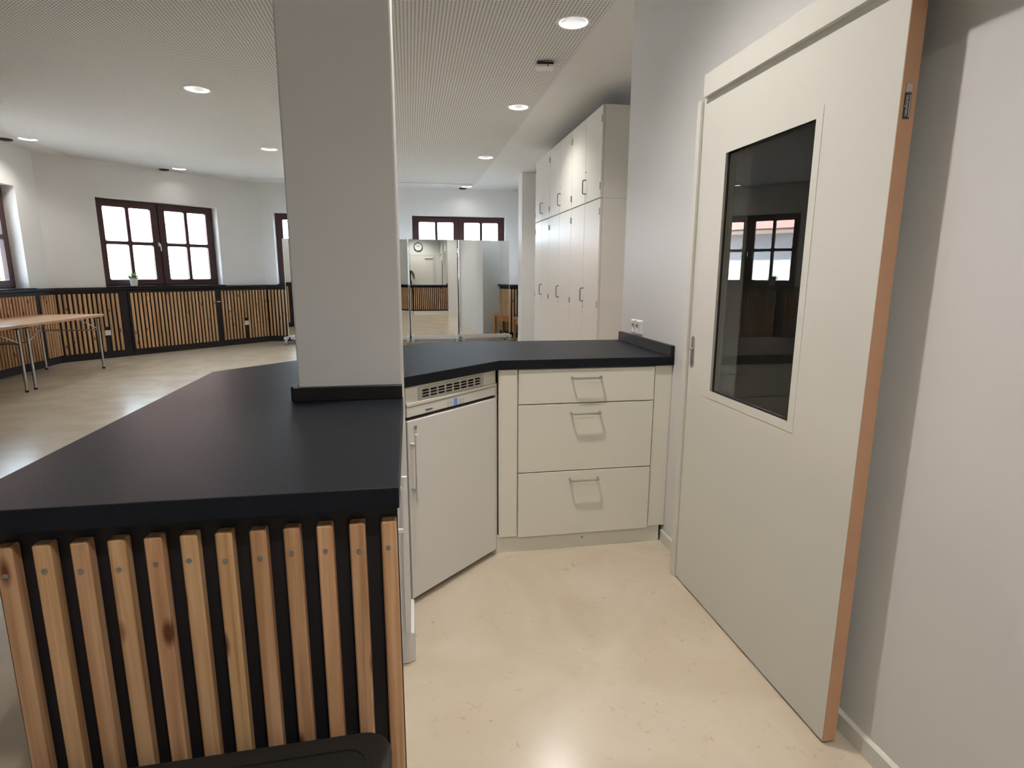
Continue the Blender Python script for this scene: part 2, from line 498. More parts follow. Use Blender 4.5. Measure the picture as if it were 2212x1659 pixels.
# baseboards on the kitchen wall
def baseboard(name, y0, y1):
    bm = bm_new()
    prism(bm, [(XW, 0.0), (XW - 0.013, 0.0), (XW - 0.013, 0.055), (XW - 0.006, 0.062), (XW, 0.062)], y0, y1)
    for v in bm.verts: v.co = Vector((v.co.x, v.co.z, v.co.y))
    return struct(obj(name, bm, 'door_white'), None)
struct(baseboard('baseboard_right', YB, 1.34), 'white baseboard on the wall past the sliding door', 'baseboard')
struct(baseboard('baseboard_counter', 2.262, 2.585), 'short white baseboard between door and drawer cabinet', 'baseboard')

# ------------------------------------------------------------------ windows
def window(name, loc, rz, u0, label, handle=True):
    """double casement in the wall frame; outer face local y, width 1.9"""
    t = thing(name, None, None, loc, rz)
    struct(t, label, 'window')
    W = 1.9; z0, z1 = SILL, 2.49
    y = 0.16
    bm = plate(bm_new(), rect(u0 + .001, u0 + W - .001, z0 + .001, z1 - .001), [rect(u0 + 0.05, u0 + W / 2 - 0.02, z0 + 0.05, z1 - 0.05), rect(u0 + W / 2 + 0.02, u0 + W - 0.05, z0 + 0.05, z1 - 0.05)], y + 0.012, y + 0.08)
    obj('window_frame', bm, 'window_wood', t)
    for s in (0, 1):
        a = u0 + 0.03 + s * (W / 2 - 0.023); b = a + W / 2 - 0.037
        st, sv_ = 0.105, 0.092
        zc = 1.815
        mid = (a + b) / 2
        bars = 0.026
        hs = []
        panes = []
        for (pa, pb) in ((a + st, mid - bars), (mid + bars, b - st)):
            for (qa, qb) in ((z0 + 0.025 + sv_, zc - bars), (zc + bars, z1 - 0.025 - sv_)):
                hs.append(rrect(pa, pb, qa, qb, 0.022, 3)); panes.append((pa, pb, qa, qb))
        bm = plate(bm_new(), rect(a, b, z0 + 0.025, z1 - 0.025), hs, y - 0.012, y + 0.045)
        sash = obj('sash', bm, 'window_wood', t)
        for (pa, pb, qa, qb) in panes:
            bm = bm_new(); box(bm, pa - 0.004, pb + 0.004, y + 0.018, y + 0.022, qa - 0.004, qb + 0.004)
            # thin single sheet: keep only the room-side face so that light crosses it once
            obj('pane', bm, 'window_glass', sash)
    if handle:
        bm = bm_new()
        hx = u0 + W / 2 - 0.03
        box(bm, hx - 0.013, hx + 0.013, y - 0.022, y - 0.012, 1.77, 1.85, bevel=0.003)
        tube(bm, [(hx, y - 0.02, 1.825), (hx, y - 0.055, 1.825), (hx + 0.01, y - 0.06, 1.8), (hx + 0.012, y - 0.06, 1.70)], 0.009, 8)
        obj('window_handle', bm, 'chrome', t, auto=40)
    return t
window('window_1', (C12[0], 0, 0), PI / 2, 7.26, 'dark wood window in the left wall above the tables', handle=False)
window('window_2', (*C12, 0), A2, WIN[0], 'dark wood double window in the slanted wall, potted plant on its sill')
window('window_3', (*C23, 0), 0.0, -2.56 - FX, 'dark wood window half hidden behind the white pillar', handle=False)
window('window_4', (*C23, 0), 0.0, 0.087 - FX, 'dark wood window above the two mobile mirrors')

# ------------------------------------------------------------------ slatted panelling
SLAT_W, SLAT_D = 0.0345, 0.026
_slat_cache = {}
def slat_mesh(wd, dp, z0, z1, bev=0.003):
    k = (round(wd, 4), round(dp, 4), round(z1 - z0, 4))
    if k not in _slat_cache:
        bm = bm_new(); h = z1 - z0
        box(bm, -wd / 2, wd / 2, -dp, 0, -h / 2, h / 2, bevel=bev)
        _slat_cache[k] = mesh_of(bm, 'slat_wood', name='slat')
    return _slat_cache[k]

def slats(parent, u_first, pitch, n, y, z0, z1, wd=SLAT_W, dp=SLAT_D, short=None):
    out = []
    for i in range(n):
        a, b = (z0, z1) if not short or i not in short else short[i]
        o = obj('slat', slat_mesh(wd, dp, a, b), None, parent, loc=(u_first + i * pitch, y, (a + b) / 2))
        out.append(o)
    return out

BK = 0.022       # thickness of the black backing board
ZS0, ZS1 = 0.112, 1.02
def panelling(loc, rz, u0, u1, runs, label, cap_dep=0.055, group=None):
    t = thing('wall_panelling', label, 'wall panelling', (*loc, 0), rz, group)
    bm = bm_new(); box(bm, u0, u1, -BK, 0, 0, SILL - 0.035)
    obj('backing', bm, 'black_board', t)
    bm = bm_new(); box(bm, u0, u1, -BK - cap_dep, 0, SILL - 0.035, SILL, bevel=0.003)
    obj('rail', bm, 'black_board', t)
    for (uf, pitch, n, short) in runs:
        slats(t, uf, pitch, n, -BK, ZS0, ZS1, short=short)
    return t

# left wall (local x = world y): runs a and b
panelling((C12[0], 0), PI / 2, YB + 0.01, 9.618, [(9.142 - 0.0628 * 24, 0.0628, 25, None), (9.318, 0.0605, 6, None)],
          'black panelling with wooden slats along the left wall behind the folding tables')
# slanted wall
p2 = panelling(C12, A2, 0.0095, L2 - 0.0095, [(0.082, 0.0636, 13, {9: (0.50, ZS1)}), (2.566, 0.0622, 15, {7: (0.50, ZS1)})],
               'black panelling with wooden slats on the slanted wall under the window')
rc = thing('radiator_cover', 'slatted wooden radiator cover in the middle of the slanted wall, below the window', 'radiator cover', (*C12, 0), A2)
bm = bm_new(); box(bm, 1.005, 2.445, -BK - 0.02, -BK - 0.001, 0.06, 1.05); obj('backing', bm, 'black_board', rc)
slats(rc, 1.05, 0.0613, 23, -BK - 0.02, ZS0, ZS1)
# far wall
panelling(C23, 0.0, 0.0095, XR - FX - 0.02, [(0.055, 0.0625, 80, None)],
          'black panelling with wooden slats on the far wall behind the mirrors')
# wall strip beside the pilaster: local +y must point to +x -> rz = -90 deg, local x = -world y
panelling((XR, 0), -PI / 2, -12.03, -10.31, [(-11.98 + 0.05, 0.0625, 26, None)],
          'black slatted panelling on the side wall between pilaster and far wall')
# wooden sill slabs inside the window reveals
def sill(loc, rz, u0, name):
    bm = bm_new(); box(bm, u0 + 0.002, u0 + 1.898, -BK - 0.075, 0.145, SILL, SILL + 0.012, bevel=0.002)
    return struct(obj(name, bm, 'black_laminate', loc=(*loc, 0), rz=rz))
sill((C12[0], 0), PI / 2, 7.26, 'trim_1'); sill(C12, A2, WIN[0], 'trim_2'); sill(C23, 0, 0.087 - FX, 'trim_3'); sill(C23, 0, -2.56 - FX, 'trim_4')

# sockets in the panelling and small cover flaps with label strip
def wall_socket(loc, rz, u, z, y, label):
    t = thing('power_socket', label, 'socket', (*loc, 0), rz)
    bm = plate(bm_new(), rrect(u - 0.04, u + 0.04, z - 0.04, z + 0.04, 0.006, 2), [circle(u, z, 0.022, 16)], y - 0.012, y)
    obj('cover_plate', bm, 'plastic_white', t)
    bm = bm_new(); cyl(bm, (u, y - 0.0005, z), (u, y - 0.006, z), 0.022, n=16); obj('contact_well', bm, 'plastic_white', t)
    return t
wall_socket(C12, A2, 0.082 + 9 * 0.0636, 0.405, -BK - 0.016, 'white power socket in the slats behind the table leg')
wall_socket(C12, A2, 2.566 + 7 * 0.0622, 0.405, -BK - 0.016, 'white power socket in the slats beside the radiator cover')
for k, (u, lab) in enumerate(((0.945, 'small black hatch left of the radiator cover'), (2.497, 'small black hatch with white label strip beside the radiator cover'))):
    t = thing('inspection_hatch', lab, 'hatch', (*C12, 0), A2)
    bm = bm_new(); box(bm, u - 0.045, u + 0.045, -BK - 0.006, -BK, 0.70, 0.88, bevel=0.002); obj('hatch_plate', bm, 'black_edge', t)
    if k == 1:
        bm = bm_new(); box(bm, u - 0.035, u + 0.035, -BK - 0.008, -BK - 0.006, 0.815, 0.833); obj('label_strip', bm, 'plastic_white', t)

# ------------------------------------------------------------------ black counter
INNER = [(-0.031, 1.03), (-0.031, 2.188), (0.396, 2.558), (XW - 0.001, 2.558)]
OUTER = [(XW - 0.001, 3.29), (0.085, 3.31), (-0.787, 2.436), (-0.787, 1.03)]
ZC = 0.96
ct = thing('worktop', 'black laminate worktop bending around the pillar with low upstands', 'worktop', (0, 0, 0))
# the slab is notched around the pillar so that the two do not intersect
slab = [(-0.031, 1.03), (-0.031, 1.83), (-0.351, 1.83), (-0.351, 2.152), (-0.031, 2.152), (-0.031, 2.188), (0.396, 2.558), (XW - 0.001, 2.558)] + OUTER
bm = bm_new(); prism(bm, slab, ZC - 0.042, ZC)
top = obj('countertop', bm, 'black_laminate', ct)
bv = top.modifiers.new('edge', 'BEVEL'); bv.width = 0.0025; bv.segments = 2; bv.limit_method = 'ANGLE'
bm = bm_new(); box(bm, -0.362, -0.033, 1.808, 1.831, ZC, ZC + 0.043, bevel=0.0015)
obj('upstand', bm, 'black_edge', ct)
bm = bm_new(); box(bm, -0.3715, -0.350, 1.831, 2.152, ZC, ZC + 0.043, bevel=0.0015)
obj('upstand', bm, 'black_edge', ct)
bm = bm_new(); box(bm, XW - 0.021, XW - 0.001, 2.56, 3.275, ZC, ZC + 0.052, bevel=0.0015)
obj('upstand', bm, 'black_edge', ct)

def counter_panel(loc, rz, u0, u1, n, pitch, uf, z1, label, z0=0.06, plinth=True, screws=False, wd=0.029, dp=0.026, bz0=0.0):
    """black board with slats; local -y faces the viewer of that side"""
    t = thing('counter_panel', label, 'counter front', (*loc, 0), rz)
    bm = bm_new(); box(bm, u0, u1, 0, 0.018, bz0, ZC - 0.0425); obj('backing', bm, 'black_board', t)
    if bz0 > 0:
        bm = bm_new(); box(bm, u0, u1, 0.005, 0.018, 0.0, bz0 - 0.001); obj('plinth', bm, 'lacquer_white', t)
    sl = slats(t, uf, pitch, n, 0.0, z0, z1, wd=wd, dp=dp)
    if screws:
        for i, s in enumerate(sl):
            for zz in (0.832, 0.14):
                bm = bm_new()
                zl = zz - (z0 + z1) / 2
                lathe(bm, [(0.0001, -0.0012), (0.0045, -0.0014), (0.0048, 0.0), (0.0048, 0.0014)], n=10)
                for v in bm.verts: v.co = Vector((v.co.x + 0.002 * math.sin(i * 2.1), v.co.z - dp - 0.0008, v.co.y + zl + 0.004 * math.sin(i * 1.7)))
                obj('screw', bm, 'zinc', s, smooth=False)
    return t
# near end of the counter, facing the camera
counter_panel((0, 1.078), 0.0, -0.735, -0.037, 12, 0.0592, -0.053 - 11 * 0.0592, 0.884, 'near end of the counter, black board with twelve screwed wooden slats', z0=0.05, screws=True)
# outer faces: left, slanted and far
counter_panel((-0.737, 0), -PI / 2, -2.405, -1.10, 21, 0.0625, -2.38, 0.884, 'slatted counter front on the long side towards the tables')
dx, dy = 0.11 + 0.737, 3.24 - 2.405
cl = math.hypot(dx, dy); ca = math.atan2(dy, dx)
counter_panel((0.11, 3.24), ca + PI, 0.02, cl - 0.02, 18, 0.0632, 0.055, 0.884, 'slatted counter front on the slanted outer corner', bz0=0.12, z0=0.16)
counter_panel((1.243, 3.24), PI, 0.0, 1.13, 18, 0.0625, 0.036, 0.884, 'slatted counter front facing the mobile mirrors', bz0=0.12, z0=0.16)

# ------------------------------------------------------------------ drawer cabinet
dc = thing('drawer_cabinet', 'white three drawer cabinet under the black worktop beside the door wall', 'cabinet', (0, 0, 0))
YD = 2.566
bm = bm_new(); box(bm, 0.489, 1.16, YD + 0.02, 3.18, 0.09, ZC - 0.043); obj('body', bm, 'lacquer_white', dc)
bm = bm_new(); box(bm, 0.392, 0.4885, YD + 0.021, YD + 0.30, 0.09, ZC - 0.046); obj('corner_post', bm, 'lacquer_white', dc)
bm = bm_new(); box(bm, 0.385, 1.222, YD + 0.02, YD + 0.036, 0.0, 0.089); obj('plinth', bm, 'lacquer_white', dc)
bm = bm_new(); box(bm, 0.390, 0.478, YD + 0.002, YD + 0.02, 0.09, ZC - 0.046, bevel=0.001); obj('filler_strip', bm, 'lacquer_white', dc)
bm = bm_new(); box(bm, 1.156, XW - 0.001, YD + 0.008, YD + 0.026, 0.09, ZC - 0.045, bevel=0.001); obj('filler_strip', bm, 'lacquer_white', dc)
bm = bm_new(); cyl(bm, (0.815, YD + 0.0195, 0.05), (0.815, YD + 0.021, 0.05), 0.006); obj('plinth_clip', bm, 'print_grey', dc)
for (a, b, hz) in ((0.749, ZC - 0.048, 0.871), (0.414, 0.744, 0.701), (0.084, 0.409, 0.370)):
    bm = bm_new(); box(bm, 0.484, 1.15, YD, YD + 0.019, a, b, bevel=0.0012)
    d = obj('drawer', bm, 'lacquer_white', dc)
    bm = tube(bm_new(), bow((0.738, YD + 0.001, hz), (0.878, YD + 0.001, hz), (0, -0.036, 0), 0.014), 0.0048, 10)
    obj('handle', bm, 'steel', d, auto=50)

# ------------------------------------------------------------------ angled refrigerator and ventilation panel (local x along the slanted front)
FA = (-0.024, 2.196)
FB = (0.383, 2.576)
fang = math.atan2(FB[1] - FA[1], FB[0] - FA[0])
FL = math.hypot(FB[0] - FA[0], FB[1] - FA[1])
fr = thing('refrigerator', 'white undercounter refrigerator standing across the corner under the worktop', 'refrigerator', (*FA, 0), fang)
bm = bm_new(); box(bm, 0.012, FL - 0.01, 0.045, 0.55, 0.03, 0.842); obj('body', bm, 'appliance_white', fr)
bm = bm_new(); box(bm, 0.0, FL - 0.006, 0.0, 0.042, 0.028, 0.784, bevel=0.004, seg=2)
dr = obj('door', bm, 'appliance_white', fr)
bm = bm_new(); box(bm, 0.004, FL - 0.012, 0.012, 0.045, 0.786, 0.797); obj('door_seal', bm, 'seal_black', fr)
bm = bm_new(); box(bm, 0.0, FL - 0.006, 0.002, 0.045, 0.798, 0.836, bevel=0.002)
cp = obj('control_panel', bm, 'appliance_white', fr)
bm = bm_new(); box(bm, 0.267, 0.289, 0.0005, 0.003, 0.8, 0.829); obj('display', bm, 'display_glow', cp)
bm = bm_new(); box(bm, 0.099, 0.14, 0.0008, 0.003, 0.809, 0.814, bevel=0.0008); obj('badge', bm, 'print_dark', cp)
for i, uu in enumerate((0.232, 0.250, 0.308, 0.326)):
    bm = plate(bm_new(), rrect(uu - 0.006, uu + 0.006, 0.807, 0.821, 0.002, 2), [rrect(uu - 0.0055, uu + 0.0055, 0.8075, 0.8205, 0.0018, 2)], 0.0012, 0.003)
    obj('button', bm, 'print_grey', cp)
    bm = bm_new(); box(bm, uu - 0.001, uu + 0.001, 0.0014, 0.003, 0.812, 0.818); box(bm, uu - 0.005, uu + 0.005, 0.0014, 0.003, 0.8025, 0.804)
    obj('button_mark', bm, 'print_grey', cp)
bm = bm_new(); cyl(bm, (0.039, -0.004, 0.753), (0.039, 0.004, 0.753), 0.009, 0.010, 18); lk = obj('lock', bm, 'steel', dr)
bm = bm_new(); box(bm, 0.0382, 0.0398, -0.0046, -0.0036, 0.748, 0.758); obj('keyhole', bm, 'seal_black', lk)
def fridge_handle(parent, u, z0, z1, stand):
    bm = bm_new(); cyl(bm, (u, -stand, z0), (u, -stand, z1), 0.0078, n=18)
    h = obj('handle', bm, 'plastic_white', parent, auto=50)
    for zz in (z0 + 0.045, z1 - 0.045):
        bm = bm_new(); box(bm, u - 0.006, u + 0.006, -stand, 0.002, zz - 0.005, zz + 0.005, bevel=0.0015); obj('handle_bracket', bm, 'plastic_white', h)
fridge_handle(dr, 0.014, 0.46, 0.735, 0.034)

vp = thing('ventilation_panel', 'narrow cream panel with slotted ventilation grille above the refrigerator', 'panel', (*FA, 0), fang)
bm = plate(bm_new(), rect(0.0, FL, 0.853, ZC - 0.043), [rect(0.074, 0.46, 0.858, 0.901)], 0.008, 0.026); obj('fascia', bm, 'lacquer_white', vp)
bm = bm_new(); box(bm, 0.0, FL, 0.0, 0.03, 0.840, 0.8525, bevel=0.001); obj('trim_rail', bm, 'lacquer_white', vp)
sl = []
for r in range(3):
    for c in range(8):
        u = 0.088 + c * 0.0457; z = 0.8645 + r * 0.0118
        sl.append(rrect(u, u + 0.038, z - 0.0004, z + 0.0072, 0.0037, 3))
bm = plate(bm_new(), rect(0.066, 0.468, 0.8535, 0.906), sl, 0.005, 0.0078); g = obj('grille', bm, 'grille_grey', vp)

bm = bm_new(); box(bm, FL - 0.0045, FL + 0.006, 0.005, 0.044, 0.0, 0.8395); obj('niche_side', bm, 'lacquer_white', vp)
# ------------------------------------------------------------------ second appliance under the near counter arm (front faces the kitchen aisle, +x)
f2 = thing('refrigerator', 'white undercounter refrigerator under the near counter arm, seen edge on', 'refrigerator', (0, 0, 0))
XF = -0.058
bm = bm_new(); box(bm, -0.66, XF - 0.045, 1.13, 1.80, 0.06, 0.905); obj('body', bm, 'appliance_white', f2)
bm = bm_new(); box(bm, XF - 0.042, XF, 1.125, 1.81, 0.10, 0.905, bevel=0.004, seg=2); d2o = obj('door', bm, 'appliance_white', f2)
bm = bm_new(); cyl(bm, (XF + 0.026, 1.60, 0.575), (XF + 0.026, 1.60, 0.775), 0.0078, n=18); hh = obj('handle', bm, 'plastic_white', d2o, auto=50)
for zz in (0.61, 0.74):
    bm = bm_new(); box(bm, XF - 0.002, XF + 0.026, 1.594, 1.606, zz - 0.005, zz + 0.005); obj('handle_bracket', bm, 'plastic_white', hh)
bm = bm_new(); box(bm, -0.5, XF - 0.01, 1.13, 1.81, 0.0, 0.059, bevel=0.004); obj('plinth', bm, 'appliance_white', f2)
fp = thing('filler_panel', 'narrow white panel between the two refrigerators below the pillar', 'panel', (0, 0, 0))
bm = bm_new(); box(bm, -0.05, -0.0305, 1.826, 2.10, 0.12, 0.915, bevel=0.003, seg=2); obj('panel_face', bm, 'appliance_white', fp)
bm = bm_new(); box(bm, -0.05, -0.018, 1.84, 2.06, 0.0, 0.115, bevel=0.006, seg=2); obj('plinth', bm, 'appliance_white', fp)

# ------------------------------------------------------------------ black lidded box on the floor before the slats
bx = thing('storage_box', 'black plastic lidded box on the floor against the slatted counter end', 'box', (-0.40, 0.80, 0), 0.03)
def rprism(bm, hx, hy, r, z0, z1, n=5, taper=0.0):
    poly = rrect(-hx, hx, -hy, hy, r, n)
    lo = [bm.verts.new((x * (1 - taper), y * (1 - taper), z0)) for x, y in poly]
    hi = [bm.verts.new((x, y, z1)) for x, y in poly]
    k = len(poly)
    bm.faces.new(list(reversed(lo))); bm.faces.new(hi)
    for i in range(k): bm.faces.new((lo[i], lo[(i + 1) % k], hi[(i + 1) % k], hi[i]))
    return bm
obj('body', rprism(bm_new(), 0.32, 0.18, 0.05, 0.0, 0.43, taper=0.08), 'black_plastic', bx, auto=40)
bm = rprism(bm_new(), 0.345, 0.205, 0.055, 0.428, 0.468)
lid = obj('lid', bm, 'black_plastic', bx, auto=40)
bv = lid.modifiers.new('edge', 'BEVEL'); bv.width = 0.008; bv.segments = 3; bv.limit_method = 'ANGLE'
bm = plate(bm_new(), rrect(-0.315, 0.315, -0.175, 0.175, 0.045, 6), [rrect(-0.30, 0.30, -0.16, 0.16, 0.04, 6)], 0.0, 0.006)
for v in bm.verts: v.co = Vector((v.co.x, v.co.z, 0.466 + v.co.y))
obj('lid_rim', bm, 'black_plastic', lid)
for cx in (-0.13, 0.13):
    bm = plate(bm_new(), circle(cx, 0.03, 0.085, 32), [circle(cx, 0.03, 0.078, 32)], 0.0, 0.004)
    for v in bm.verts: v.co = Vector((v.co.x, v.co.z, 0.467 + v.co.y))
    obj('lid_ring', bm, 'black_plastic', lid)

# ------------------------------------------------------------------ double socket on the kitchen wall
ds = thing('double_socket', 'white double power socket on the wall just above the worktop upstand', 'socket', (XW, 0, 0), PI / 2)
# local x = world y, local -y... rz=90: local y = -x world, so +y points into the kitchen
u0, u1, za, zb = 2.962, 3.112, 1.018, 1.100
cs = [(u0 + 0.046, (za + zb) / 2 - 0.003), (u1 - 0.046, (za + zb) / 2 - 0.003)]
bm = plate(bm_new(), rrect(u0, u1, za, zb, 0.006, 3), [circle(a, b, 0.0215, 20) for a, b in cs], 0.0, 0.016)
for v in bm.verts:
    if v.co.y > 0.01 and (abs(v.co.x - u0) < 0.008 or abs(v.co.x - u1) < 0.008 or abs(v.co.z - za) < 0.008 or abs(v.co.z - zb) < 0.008):
        v.co.x += (0.5 * (u0 + u1) - v.co.x) * 0.09; v.co.z += (0.5 * (za + zb) - v.co.z) * 0.2
obj('cover_plate', bm, 'plastic_white', ds)
for a, b in cs:
    bm = bm_new(); cyl(bm, (a, 0.001, b), (a, 0.005, b), 0.021, n=20); wl = obj('contact_well', bm, 'plastic_white', ds)
    bm = bm_new()
    for s in (-1, 1): cyl(bm, (a + s * 0.0095, 0.005, b), (a + s * 0.0095, 0.0056, b), 0.0028, n=8)
    obj('pin_holes', bm, 'seal_black', wl)
bm = bm_new(); box(bm, 3.03, 3.052, 0.0095, 0.0125, 1.0945, 1.0965); obj('lettering', bm, 'print_grey', ds)

# ------------------------------------------------------------------ sliding door
dd = thing('door_1', None, None, (0, 0, 0)); struct(dd, 'white sliding door with a tall dark glass pane and raw wooden edge', 'door')
XD = 1.149; TD = 0.042
Y0, Y1 = 1.273, 2.229
def yz_plate(outer, holes, x0, x1):
    bm = plate(bm_new(), outer, holes, 0, 1)
    for v in bm.verts: v.co = Vector((x0 + (x1 - x0) * v.co.y, v.co.x, v.co.z))
    return bm
gl = rect(1.557, 2.048, 0.893, 1.788)
obj('door_leaf', yz_plate(rect(Y0 + 0.0006, Y1, 0.008, 2.045), [gl], XD, XD + TD), 'door_white', dd)
bm = bm_new(); box(bm, XD + 0.0006, XD + TD - 0.0006, Y0 - 0.0012, Y0 + 0.0004, 0.008, 2.045); el = obj('leaf_edge', bm, 'door_edge_wood', dd)
fr_ = obj('glazing_bead', yz_plate(rect(1.535, 2.07, 0.869, 1.812), [rect(1.563, 2.042, 0.899, 1.782)], XD - 0.0015, XD + 0.001), 'door_white', dd)
obj('glazing_seal', yz_plate(rect(1.557, 2.048, 0.893, 1.788), [rect(1.566, 2.039, 0.902, 1.779)], XD + 0.012, XD + 0.016), 'seal_black', dd)
bm = bm_new(); box(bm, XD + 0.018, XD + 0.0185, 1.558, 2.047, 0.894, 1.787)
for f in [f for f in bm.faces if abs(f.normal.x) < 0.5 or f.normal.x > 0.5]: bm.faces.remove(f)
for v in bm.verts: v.co.x += (v.co.y - 1.8025) * 0.0112      # the pane sits a touch askew in its rebate
obj('door_pane', bm, 'door_glass', dd)
# recessed pull
bm = yz_plate(rrect(2.186, 2.216, 0.968, 1.098, 0.0145, 6), [rrect(2.1905, 2.2115, 0.98, 1.086, 0.0102, 6)], XD - 0.002, XD + 0.002)
pu = obj('recessed_pull', bm, 'steel', dd)
bm = bm_new(); box(bm, XD - 0.0012, XD - 0.0004, 2.189, 2.213, 0.974, 1.092)
obj('pull_cup', bm, 'steel', pu)
bm = bm_new(); cyl(bm, (XD - 0.001, 2.201, 1.044), (XD - 0.008, 2.201, 1.044), 0.006, n=14); box(bm, XD - 0.009, XD - 0.007, 2.193, 2.209, 1.041, 1.047); obj('turn_knob', bm, 'chrome', pu)
# sticker and soft-close fitting in the edge
bm = bm_new(); box(bm, XD + 0.010, XD + 0.0275, Y0 - 0.0022, Y0 - 0.001, 1.712, 1.770); st = obj('edge_sticker', bm, 'print_dark', dd)
bm = bm_new(); box(bm, XD + 0.011, XD + 0.0275, Y0 - 0.0024, Y0 - 0.001, 1.772, 1.790, bevel=0.0004); obj('edge_fitting', bm, 'zinc', dd)
tx = bpy.data.curves.new('sticker_text', 'FONT'); tx.body = 'neuform'; tx.size = 0.0135; tx.align_x = 'CENTER'; tx.align_y = 'CENTER'
tob = bpy.data.objects.new('tmp_text', tx); COL.objects.link(tob)
bpy.context.view_layer.update()
tme = bpy.data.meshes.new_from_object(tob.evaluated_get(bpy.context.evaluated_depsgraph_get()))
bpy.data.objects.remove(tob)
tme.materials.clear(); tme.materials.append(MATS['plastic_white'])
lt = bpy.data.objects.new('lettering', tme); COL.objects.link(lt); lt.parent = st
lt.matrix_local = Matrix.Translation((XD + 0.0165, Y0 - 0.0026, 1.741)) @ Matrix.Rotation(-PI / 2, 4, 'Y') @ Matrix.Rotation(PI / 2, 4, 'X')
bm = bm_new(); box(bm, XD + 0.0242, XD + 0.0256, Y0 - 0.0025, Y0 - 0.0021, 1.716, 1.766); obj('sticker_line', bm, 'plastic_white', st)
# header box, stop post
bm = bm_new(); box(bm, 1.131, XW - 0.0005, -0.05, 2.207, 2.012, 2.094, bevel=0.001); struct(obj('trim_5', bm, 'door_white'), 'white header box hiding the sliding door rail', 'trim')
bm = bm_new(); box(bm, 1.137, XW - 0.0005, 2.234, 2.262, 0.0, 2.0115, bevel=0.001); struct(obj('trim_6', bm, 'door_white'), 'slim white stop post at the closing side of the sliding door', 'trim')

# ------------------------------------------------------------------ tall white cabinets
XC = 1.75
cab_y = [5.28, 6.26, 7.27, 8.09]
where = ['nearest to the kitchen wall', 'in the middle of the row', 'next to the pilaster']
def cabinet(y0, y1, z0, z1, name, label, hz, keyz, group):
    t = thing(name, label, 'cabinet', (XC, y0, 0), 0, group)
    W = y1 - y0
    bm = bm_new(); box(bm, 0.021, XR - XC - 0.004, 0.0015, W - 0.0015, z0, z1); obj('body', bm, 'cabinet_white', t)
    zz0 = z0 + (0.09 if z0 < 0.05 else 0.004)
    for s in (0, 1):
        a = 0.004 + s * (W / 2); b = a + W / 2 - 0.006
        bm = bm_new(); box(bm, 0.0, 0.019, a, b, zz0, z1 - 0.004, bevel=0.0012)
        d = obj('door', bm, 'cabinet_white', t)
        for hzz in (zz0 + 0.10, (zz0 + z1) / 2, z1 - 0.12):
            if z1 - z0 < 1 and abs(hzz - (zz0 + z1) / 2) < 0.01: continue
            ye = 0.009 if s == 0 else W - 0.009
            bm = bm_new(); cyl(bm, (-0.004, ye, hzz - 0.03), (-0.004, ye, hzz + 0.03), 0.0065, n=8)
            obj('hinge', bm, 'zinc', d)
        if s == 0:
            bm = tube(bm_new(), bow((0.001, b - 0.028, hz - 0.065), (0.001, b - 0.028, hz + 0.065), (-0.036, 0, 0), 0.014), 0.006, 8)
            obj('handle', bm, 'handle_grey', d, auto=50)
            bm = bm_new(); cyl(bm, (-0.005, b - 0.02, keyz), (0.002, b - 0.02, keyz), 0.008, n=12); obj('lock', bm, 'steel', d)
    return t
for i in range(3):
    cabinet(cab_y[i], cab_y[i + 1], 0.0, 2.035, 'tall_cabinet', 'tall white two door cabinet, lower unit ' + where[i], 1.14, 1.02, 'tall white cabinets')
    cabinet(cab_y[i], cab_y[i + 1], 2.037, 2.84, 'top_cabinet', 'white two door top cabinet, upper unit ' + where[i], 2.19, 2.33, 'white top cabinets')

# ------------------------------------------------------------------ mobile mirrors on castors
def castor(parent, x, y, sgn):
    bm = bm_new(); box(bm, x - 0.035, x + 0.035, y - 0.025, y + 0.055, 0.098, 0.125, bevel=0.008, seg=2)
    c = obj('castor', bm, 'plastic_white', parent)
    bm = bm_new()
    for s in (-1, 1): cyl(bm, (x + s * 0.014, y, 0.0375), (x + s * 0.026, y, 0.0375), 0.0375, n=18)
    cyl(bm, (x - 0.014, y, 0.0375), (x + 0.014, y, 0.0375), 0.012, n=10)
    obj('wheel', bm, 'grille_grey', c, auto=40)
    bm = bm_new(); box(bm, x - 0.01, x + 0.01, y - 0.012, y + 0.04, 0.055, 0.10); obj('fork', bm, 'plastic_white', c)
def mobile_mirror(loc, rz, W, label):
    t = thing('mobile_mirror', label, 'mirror', (*loc, 0), rz, 'mobile mirrors on castors')
    z0, z1 = 0.155, 1.975
    bm = bm_new(); box(bm, 0.008, W - 0.008, 0.0, 0.004, z0 + 0.004, z1 - 0.006); obj('mirror_glass', bm, 'mirror', t)
    bm = plate(bm_new(), rect(0.0, W, z0 - 0.004, z1), [rect(0.009, W - 0.009, z0 + 0.005, z1 - 0.007)], -0.002, 0.03); obj('frame', bm, 'plastic_white', t)
    bm = bm_new(); box(bm, 0.01, W - 0.01, 0.0045, 0.028, z0 + 0.002, z1 - 0.008); obj('back_board', bm, 'plastic_white', t)
    bm = bm_new(); box(bm, 0.05, W - 0.05, -0.03, 0.05, 0.082, 0.15, bevel=0.004); obj('base_beam', bm, 'plastic_white', t)
    for x in (0.04, W - 0.04):
        bm = bm_new(); box(bm, x - 0.025, x + 0.025, -0.20, 0.22, 0.126, 0.15, bevel=0.004); obj('foot', bm, 'plastic_white', t)
        for y in (-0.17, 0.17): castor(t, x, y, 1)
    return t
mobile_mirror((0.0, 11.30), 0.0, 0.918, 'mobile mirror on castors reflecting the clock and the counter')
mobile_mirror((0.944, 11.30), math.radians(9.0), 1.03, 'mobile mirror on castors next to the wooden bench')
mobile_mirror((-0.965, 11.30), 0.0, 0.945, 'mobile mirror on castors mostly hidden behind the pillar')
mobile_mirror((-2.33, 11.66), math.radians(-20), 1.0, 'mobile mirror on castors half hidden left of the pillar')

